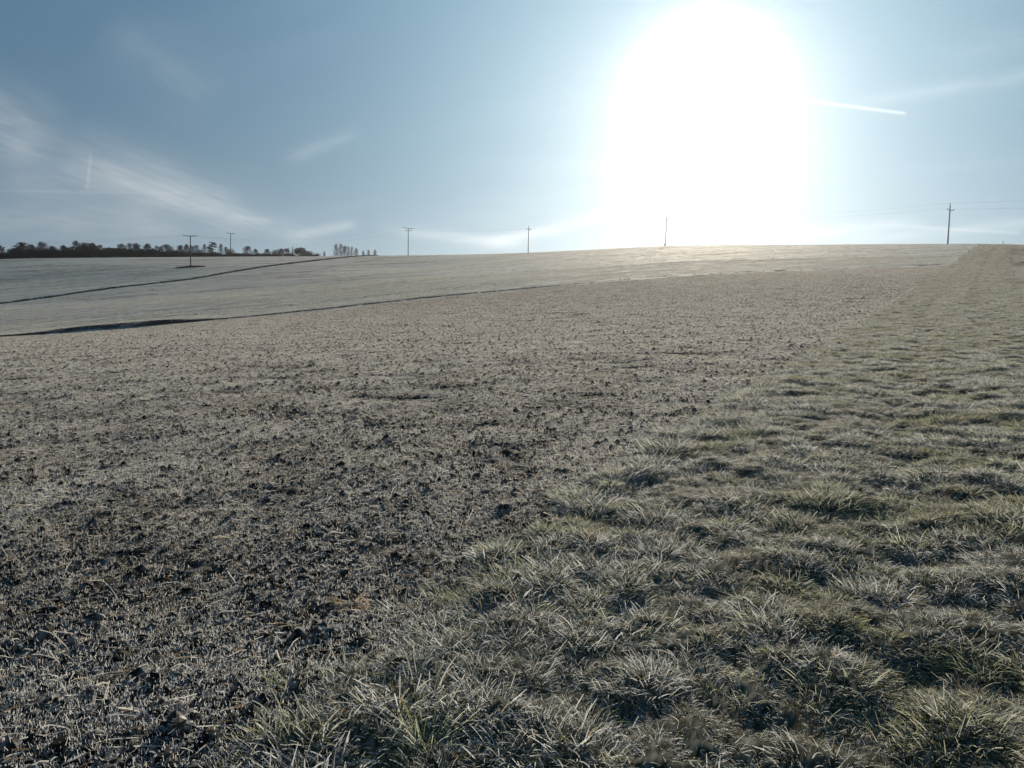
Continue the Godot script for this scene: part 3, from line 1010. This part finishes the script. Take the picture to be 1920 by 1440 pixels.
func leafy(radius: Vector3, centre: float, count: int, size: float, col: Color, cone := false) -> Array:
	var tr := Tris.new()
	tr.tube(PackedVector3Array([Vector3(0, -0.3, 0), Vector3(0.05, centre, 0)]), PackedFloat32Array([0.16, 0.07]), 6, BARK, false)
	var cr := Tris.new()
	for k in count:
		var u := rng.randf()
		var a := rng.randf() * TAU
		var p: Vector3
		if cone:        # tiers of drooping boughs
			var tier := floorf(u * 8.0) / 8.0
			var r := (1.0 - tier) * radius.x * sqrt(rng.randf()) * (0.75 + 0.25 * sin(a * 5.0 + tier * 30.0))
			p = Vector3(cos(a) * r, 0.5 + tier * radius.y * 2.0 - r * 0.22 + rng.randf_range(-0.15, 0.15), sin(a) * r)
		else:
			var el := asin(rng.randf_range(-0.8, 1.0))
			var bump := 0.8 + 0.3 * n_wide.get_noise_3d(cos(a) * 40.0, sin(el) * 60.0, sin(a) * 40.0)
			p = Vector3(cos(a) * cos(el), sin(el), sin(a) * cos(el)) * radius * bump * pow(rng.randf(), 0.28) + Vector3(0, centre, 0)
		var s := size * rng.randf_range(0.6, 1.4)
		var d := Vector3(rng.randf_range(-1, 1), rng.randf_range(-1, 1), rng.randf_range(-1, 1)).normalized()
		var e := d.cross(Vector3(rng.randf_range(-1, 1), rng.randf_range(-1, 1), rng.randf_range(-1, 1))).normalized()
		var v := rng.randf_range(0.7, 1.4)
		var b := cr.vert(p - d * s, d.cross(e), col * v)
		cr.vert(p + d * s, d.cross(e), col * v)
		cr.vert(p + e * s * 0.7, d.cross(e), col * v)
		cr.tri(b, b + 1, b + 2)
	return [[tr.mesh()], cr.mesh()]

func thicket(stems: int, wide: float) -> Array:
	# many stems from the ground, twiggy down to the foot
	var trunks := []
	var cr := Tris.new()
	for s in stems:
		var a := TAU * (s + rng.randf()) / stems
		var off := Vector3(cos(a), 0, sin(a)) * wide * rng.randf()
		var top := off * 1.35 + Vector3(rng.randf_range(-0.3, 0.3), rng.randf_range(3.2, 5.4), rng.randf_range(-0.3, 0.3))
		var tr := Tris.new()
		tr.tube(PackedVector3Array([off - Vector3.UP * 0.3, off.lerp(top, 0.5), top]), PackedFloat32Array([0.07, 0.055, 0.03]), 5, BARK, false)
		trunks.append(tr.mesh())
		for k in 12:
			var o := Vector3(rng.randf_range(-1, 1), rng.randf_range(-0.1, 0.6), rng.randf_range(-1, 1)).normalized()
			branch(cr, off.lerp(top, rng.randf_range(0.02, 1.0)), (o + Vector3.UP * 0.4).normalized(), rng.randf_range(0.7, 1.4), 0.035, 2, 0.9, 0.1)
	for k in 1500:                                   # withered leaves that stay on
		var a := rng.randf() * TAU
		var r := sqrt(rng.randf()) * wide * 1.45
		var p := Vector3(cos(a) * r, pow(rng.randf(), 1.3) * 4.6 * (1.1 - 0.5 * r / (wide * 1.45)), sin(a) * r)
		var d := Vector3(rng.randf_range(-1, 1), rng.randf_range(-1, 1), rng.randf_range(-1, 1)).normalized() * rng.randf_range(0.08, 0.2)
		var e := d.cross(Vector3(rng.randf_range(-1, 1), rng.randf_range(-1, 1), rng.randf_range(-1, 1))).normalized() * 0.11
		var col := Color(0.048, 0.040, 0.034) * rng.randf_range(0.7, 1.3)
		var b := cr.vert(p - d, d.cross(e).normalized(), col)
		cr.vert(p + d, d.cross(e).normalized(), col); cr.vert(p + e, d.cross(e).normalized(), col)
		cr.tri(b, b + 1, b + 2)
	return [trunks, cr.mesh()]

func pine() -> Array:
	# bare lower trunk, flat dark plates of needles
	var tr := Tris.new()
	tr.tube(PackedVector3Array([Vector3(0, -0.3, 0), Vector3(0.1, 4, 0), Vector3(0.0, 7.4, 0)]), PackedFloat32Array([0.18, 0.13, 0.05]), 6, BARK, false)
	var cr := Tris.new()
	for q in 34:
		var y := 1.8 + 6.0 * q / 34.0
		var a := rng.randf() * TAU
		var reach := (1.0 - absf(y - 3.6) / 6.2) * 2.0 * rng.randf_range(0.4, 1.1)
		var c := Vector3(cos(a) * reach, y + 0.1 * reach, sin(a) * reach)
		cr.tube(PackedVector3Array([Vector3(0.05, y - 0.3, 0), c]), PackedFloat32Array([0.04, 0.02]), 3, BARK, false)
		for k in 150:
			var p := c + Vector3(rng.randf_range(-1, 1), rng.randf_range(-0.35, 0.35), rng.randf_range(-1, 1)) * 0.62
			var d := Vector3(rng.randf_range(-1, 1), rng.randf_range(0, 1), rng.randf_range(-1, 1)).normalized() * 0.16
			var e := d.cross(Vector3(rng.randf_range(-1, 1), rng.randf_range(-1, 1), rng.randf_range(-1, 1))).normalized() * 0.09
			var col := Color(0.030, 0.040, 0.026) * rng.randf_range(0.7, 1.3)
			var b := cr.vert(p - d, Vector3.UP, col)
			cr.vert(p + d, Vector3.UP, col); cr.vert(p + e, Vector3.UP, col)
			cr.tri(b, b + 1, b + 2)
	return [[tr.mesh()], cr.mesh()]

func make_trees():
	rng.seed = 61
	twig_min = 0.010
	var slim := [bare_tree(1, 0.12, 0.7, 0.45, 3.2), bare_tree(2, 0.15, 0.65, 0.5, 3.0)]
	var thin := [bare_tree(1, 0.25, 0.6, 0.5, 2.2, 2), bare_tree(1, 0.2, 0.6, 0.7, 2.2, 2)]
	twig_min = 0.036
	var lib := {
		"round": [bare_tree(1, 0.18, 0.75, 0.1, 3.4), bare_tree(1, 0.25, 0.7, 0.2, 3.0), bare_tree(2, 0.15, 0.7, 0.1, 3.2), bare_tree(1, 0.12, 0.8, 0.05, 3.6)],
		"bush": [thicket(9, 1.9), thicket(11, 2.2), thicket(8, 1.7)],
		"upright": slim,
		"wispy": thin,
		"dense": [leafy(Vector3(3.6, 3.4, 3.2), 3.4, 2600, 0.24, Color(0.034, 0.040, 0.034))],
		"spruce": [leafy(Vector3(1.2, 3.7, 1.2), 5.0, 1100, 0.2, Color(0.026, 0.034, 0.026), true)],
		"pine": [pine()],
	}
	var lab := {
		"round": ["bare round-crowned tree standing up out of the ridge hedge", "tree", "bare trees along the ridge"],
		"bush": ["bare bushy thicket shrub filling the hedge on the ridge", "shrub", "shrubs of the ridge hedge"],
		"upright": ["tall bare tree with upright branches beyond the hedge's end", "tree", "upright bare trees past the hedge"],
		"wispy": ["thin wispy bare sapling showing above the ridge line", "tree", "wispy saplings on the ridge"],
		"dense": ["dense dark round evergreen in the ridge hedge", "tree", "dense evergreens in the hedge"],
		"spruce": ["narrow dark spruce beside the last dense round evergreen", "tree", ""],
		"pine": ["dark pine with layered boughs between the two T poles", "tree", ""],
	}
	lib["low"] = lib["bush"]
	lab["low"] = ["low leafless thicket in the dark foot of the ridge hedge", "shrub", "low thickets at the hedge foot"]
	var called := {"low": "low_thicket", "round": "bare_tree", "bush": "hedge_shrub", "upright": "upright_tree", "wispy": "sapling", "dense": "evergreen_tree", "spruce": "spruce_tree", "pine": "pine_tree"}
	# [pixel x, top y, width in pixels, kind, distance]
	var list := [
		[-2, 458, 24, "round", 372], [16, 475, 26, "bush", 368], [42, 453.5, 34, "round", 372], [38, 463, 40, "dense", 374], [57, 456.5, 22, "round", 370], [68, 466, 30, "bush", 368],
		[79, 451.5, 20, "round", 372], [84, 463, 34, "bush", 370], [98, 460, 20, "round", 373], [108, 464, 28, "bush", 369], [118, 459, 18, "round", 371], [129, 460.5, 18, "round", 373], [127, 466, 30, "bush", 369],
		[143, 449.5, 15, "round", 372], [150, 458, 28, "bush", 370], [158, 453.5, 28, "round", 374], [172, 454.5, 26, "round", 371], [166, 461, 40, "dense", 375], [184, 457.5, 22, "round", 370], [194, 462, 26, "bush", 372],
		[205, 463, 30, "dense", 371], [222, 463.5, 32, "dense", 370], [238, 465, 28, "bush", 369], [228, 455.5, 18, "round", 376], [243, 453.5, 18, "upright", 377], [255, 455, 24, "round", 372], [263, 463, 26, "bush", 369], [277, 456, 22, "round", 372], [283, 464, 24, "bush", 370],
		[297, 459.5, 16, "round", 373], [301, 468, 26, "bush", 369], [314, 457, 24, "round", 371], [322, 466, 24, "bush", 369], [338, 458.5, 18, "round", 372], [336, 470, 24, "bush", 369], [350, 457.5, 16, "round", 372], [364, 458, 20, "round", 372], [360, 473, 24, "bush", 368], [373, 466, 16, "bush", 370],
		[383, 456.5, 12, "wispy", 372], [386, 472, 26, "bush", 369], [398, 453.2, 19, "pine", 371], [408, 472, 20, "bush", 369], [414, 456, 13, "wispy", 374], [424, 462, 14, "wispy", 372], [431, 464, 16, "bush", 372],
		[437, 472, 18, "bush", 370], [447, 474, 20, "bush", 369], [463, 460, 17, "round", 371], [466, 474, 24, "bush", 368], [479, 466, 13, "round", 371], [488, 473.5, 20, "bush", 369], [501, 466.5, 16, "round", 372], [504, 475, 24, "bush", 368],
		[518, 466, 20, "bush", 372], [527, 465, 16, "round", 372], [537, 464.5, 17, "round", 371], [540, 474, 24, "bush", 369], [548.5, 462, 7, "spruce", 370], [563, 463, 25, "dense", 370], [579, 469, 18, "bush", 371], [594, 474, 14, "bush", 371],
		[608, 470.5, 10, "wispy", 560], [632, 453.5, 22, "upright", 470], [646, 458, 18, "upright", 480], [657, 459, 14, "upright", 470], [668, 464, 12, "wispy", 480], [681, 469, 10, "wispy", 560], [691, 467, 10, "wispy", 560], [703, 467, 12, "wispy", 560],
	]
	var hx := -14.0                          # the low run of the hedge under the trees
	while hx < 598.0:
		var ty := 466.0 if hx < 285.0 else 472.0 if hx < 375.0 else 474.5 if hx < 440.0 else 477.0
		list.append([hx, ty + rng.randf_range(-4.5, 2.5) + (5.0 if hx < 25.0 else 0.0), rng.randf_range(20.0, 28.0), "low", 366.0 + rng.randf_range(-2.0, 2.0)])
		hx += rng.randf_range(9.0, 13.0)
	var sizes := {}
	var m := mat(0.9)
	var spare := {}
	for l in list:
		var kind: String = l[3]
		var k: int = spare.get(kind, 0)
		spare[kind] = k + 1
		var which: int = k % lib[kind].size()
		var src: Array = lib[kind][which]
		var key := kind + str(which)
		if not sizes.has(key):
			var b: AABB = src[1].get_aabb()
			sizes[key] = Vector2(maxf(b.size.x, b.size.z), b.end.y)
		var top := at_dist(l[0], l[1], l[4])
		var base := Vector3(top.x, ground(top.x, top.z), top.z)
		var tall := top.y - base.y
		var wide: float = l[2] / FOCAL * float(l[4])
		var o := thing(called[kind], base, rng.randf() * TAU)
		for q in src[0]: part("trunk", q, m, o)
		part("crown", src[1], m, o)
		var sz: Vector2 = sizes[key]
		o.scale = Vector3(wide / sz.x * 1.12, tall / sz.y, wide / sz.x * 1.12)
		tag(o, lab[kind][0], lab[kind][1], lab[kind][2])

func make_crest_things():
	# a low dark roof that just shows over the crest, and a marker post on the strip
	var p := at_dist(897, 476.6, 322.0)
	var b := Vector3(p.x, ground(p.x, p.z), p.z)
	var o := thing("field_hut", b, 0.1)
	var h := p.y - b.y
	var t := Tris.new()
	t.box(Vector3(0, (h - 0.35) * 0.5 - 0.1, 0), Vector3(0.95, 0, 0), Vector3(0, (h - 0.35) * 0.5 + 0.1, 0), Vector3(0, 0, 0.8), Color(0.09, 0.08, 0.07))
	part("wall", t.mesh(), mat(0.9), o)
	t = Tris.new()
	for s in [-1.0, 1.0]:
		var q := PackedVector3Array([Vector3(-1.1, h - 0.35, s), Vector3(-0.75, h, s), Vector3(0.85, h, s), Vector3(1.1, h - 0.35, s)])
		var f := t.v.size()
		for v in q: t.vert(v, Vector3(0, 0, s), Color(0.05, 0.05, 0.052))
		if s > 0: t.quad(f, f + 1, f + 2, f + 3)
		else: t.quad(f, f + 3, f + 2, f + 1)
	for e in [[Vector3(-1.1, h - 0.35, 0), Vector3(-0.75, h, 0)], [Vector3(-0.75, h, 0), Vector3(0.85, h, 0)], [Vector3(0.85, h, 0), Vector3(1.1, h - 0.35, 0)], [Vector3(1.1, h - 0.35, 0), Vector3(-1.1, h - 0.35, 0)]]:
		var nn: Vector3 = (e[1] - e[0]).cross(Vector3(0, 0, -1)).normalized()
		var f := t.vert(e[0] + Vector3(0, 0, -1), nn, Color(0.05, 0.05, 0.052))
		t.vert(e[1] + Vector3(0, 0, -1), nn, Color(0.05, 0.05, 0.052)); t.vert(e[1] + Vector3(0, 0, 1), nn, Color(0.05, 0.05, 0.052)); t.vert(e[0] + Vector3(0, 0, 1), nn, Color(0.05, 0.05, 0.052))
		t.quad(f, f + 1, f + 2, f + 3)
	part("roof", t.mesh(), mat(0.8), o)
	tag(o, "low dark flat-topped hut roof just showing over the crest", "hut")
	var pp := at_dist(1880.5, 458.0, 207.0)
	pp.y = ground(pp.x, pp.z)
	var post := thing("marker_post", pp)
	t = Tris.new()
	t.tube(PackedVector3Array([Vector3(0, -0.2, 0), Vector3(0.01, 0.72, 0)]), PackedFloat32Array([0.05, 0.045]), 8, Color(0.12, 0.10, 0.08))
	part("stake", t.mesh(), mat(0.9), post)
	t = Tris.new()
	t.tube(PackedVector3Array([Vector3(0.01, 0.72, 0), Vector3(0.01, 0.80, 0)]), PackedFloat32Array([0.055, 0.02]), 8, Color(0.2, 0.18, 0.15))
	part("cap", t.mesh(), mat(0.9), post)
	tag(post, "short wooden marker post on the crest of the grass strip", "post")

func _ready():
	n_rough.seed = 5
	n_rough.frequency = 1.0
	n_rough.fractal_octaves = 3
	n_wide.seed = 9
	n_wide.frequency = 0.05
	n_wide.fractal_octaves = 3
	var t0 := Time.get_ticks_msec()
	make_camera()
	make_light()
	print("sky ", Time.get_ticks_msec() - t0)
	make_land()
	print("land ", Time.get_ticks_msec() - t0)
	make_ground()
	print("ground ", Time.get_ticks_msec() - t0)
	make_trees()
	make_line()
	make_crest_things()
	make_near_things()
	print("things ", Time.get_ticks_msec() - t0)
	make_plough_litter()
	make_grass()
	make_crop()
	make_bank_shade_grass()
	print("stuff ", Time.get_ticks_msec() - t0)
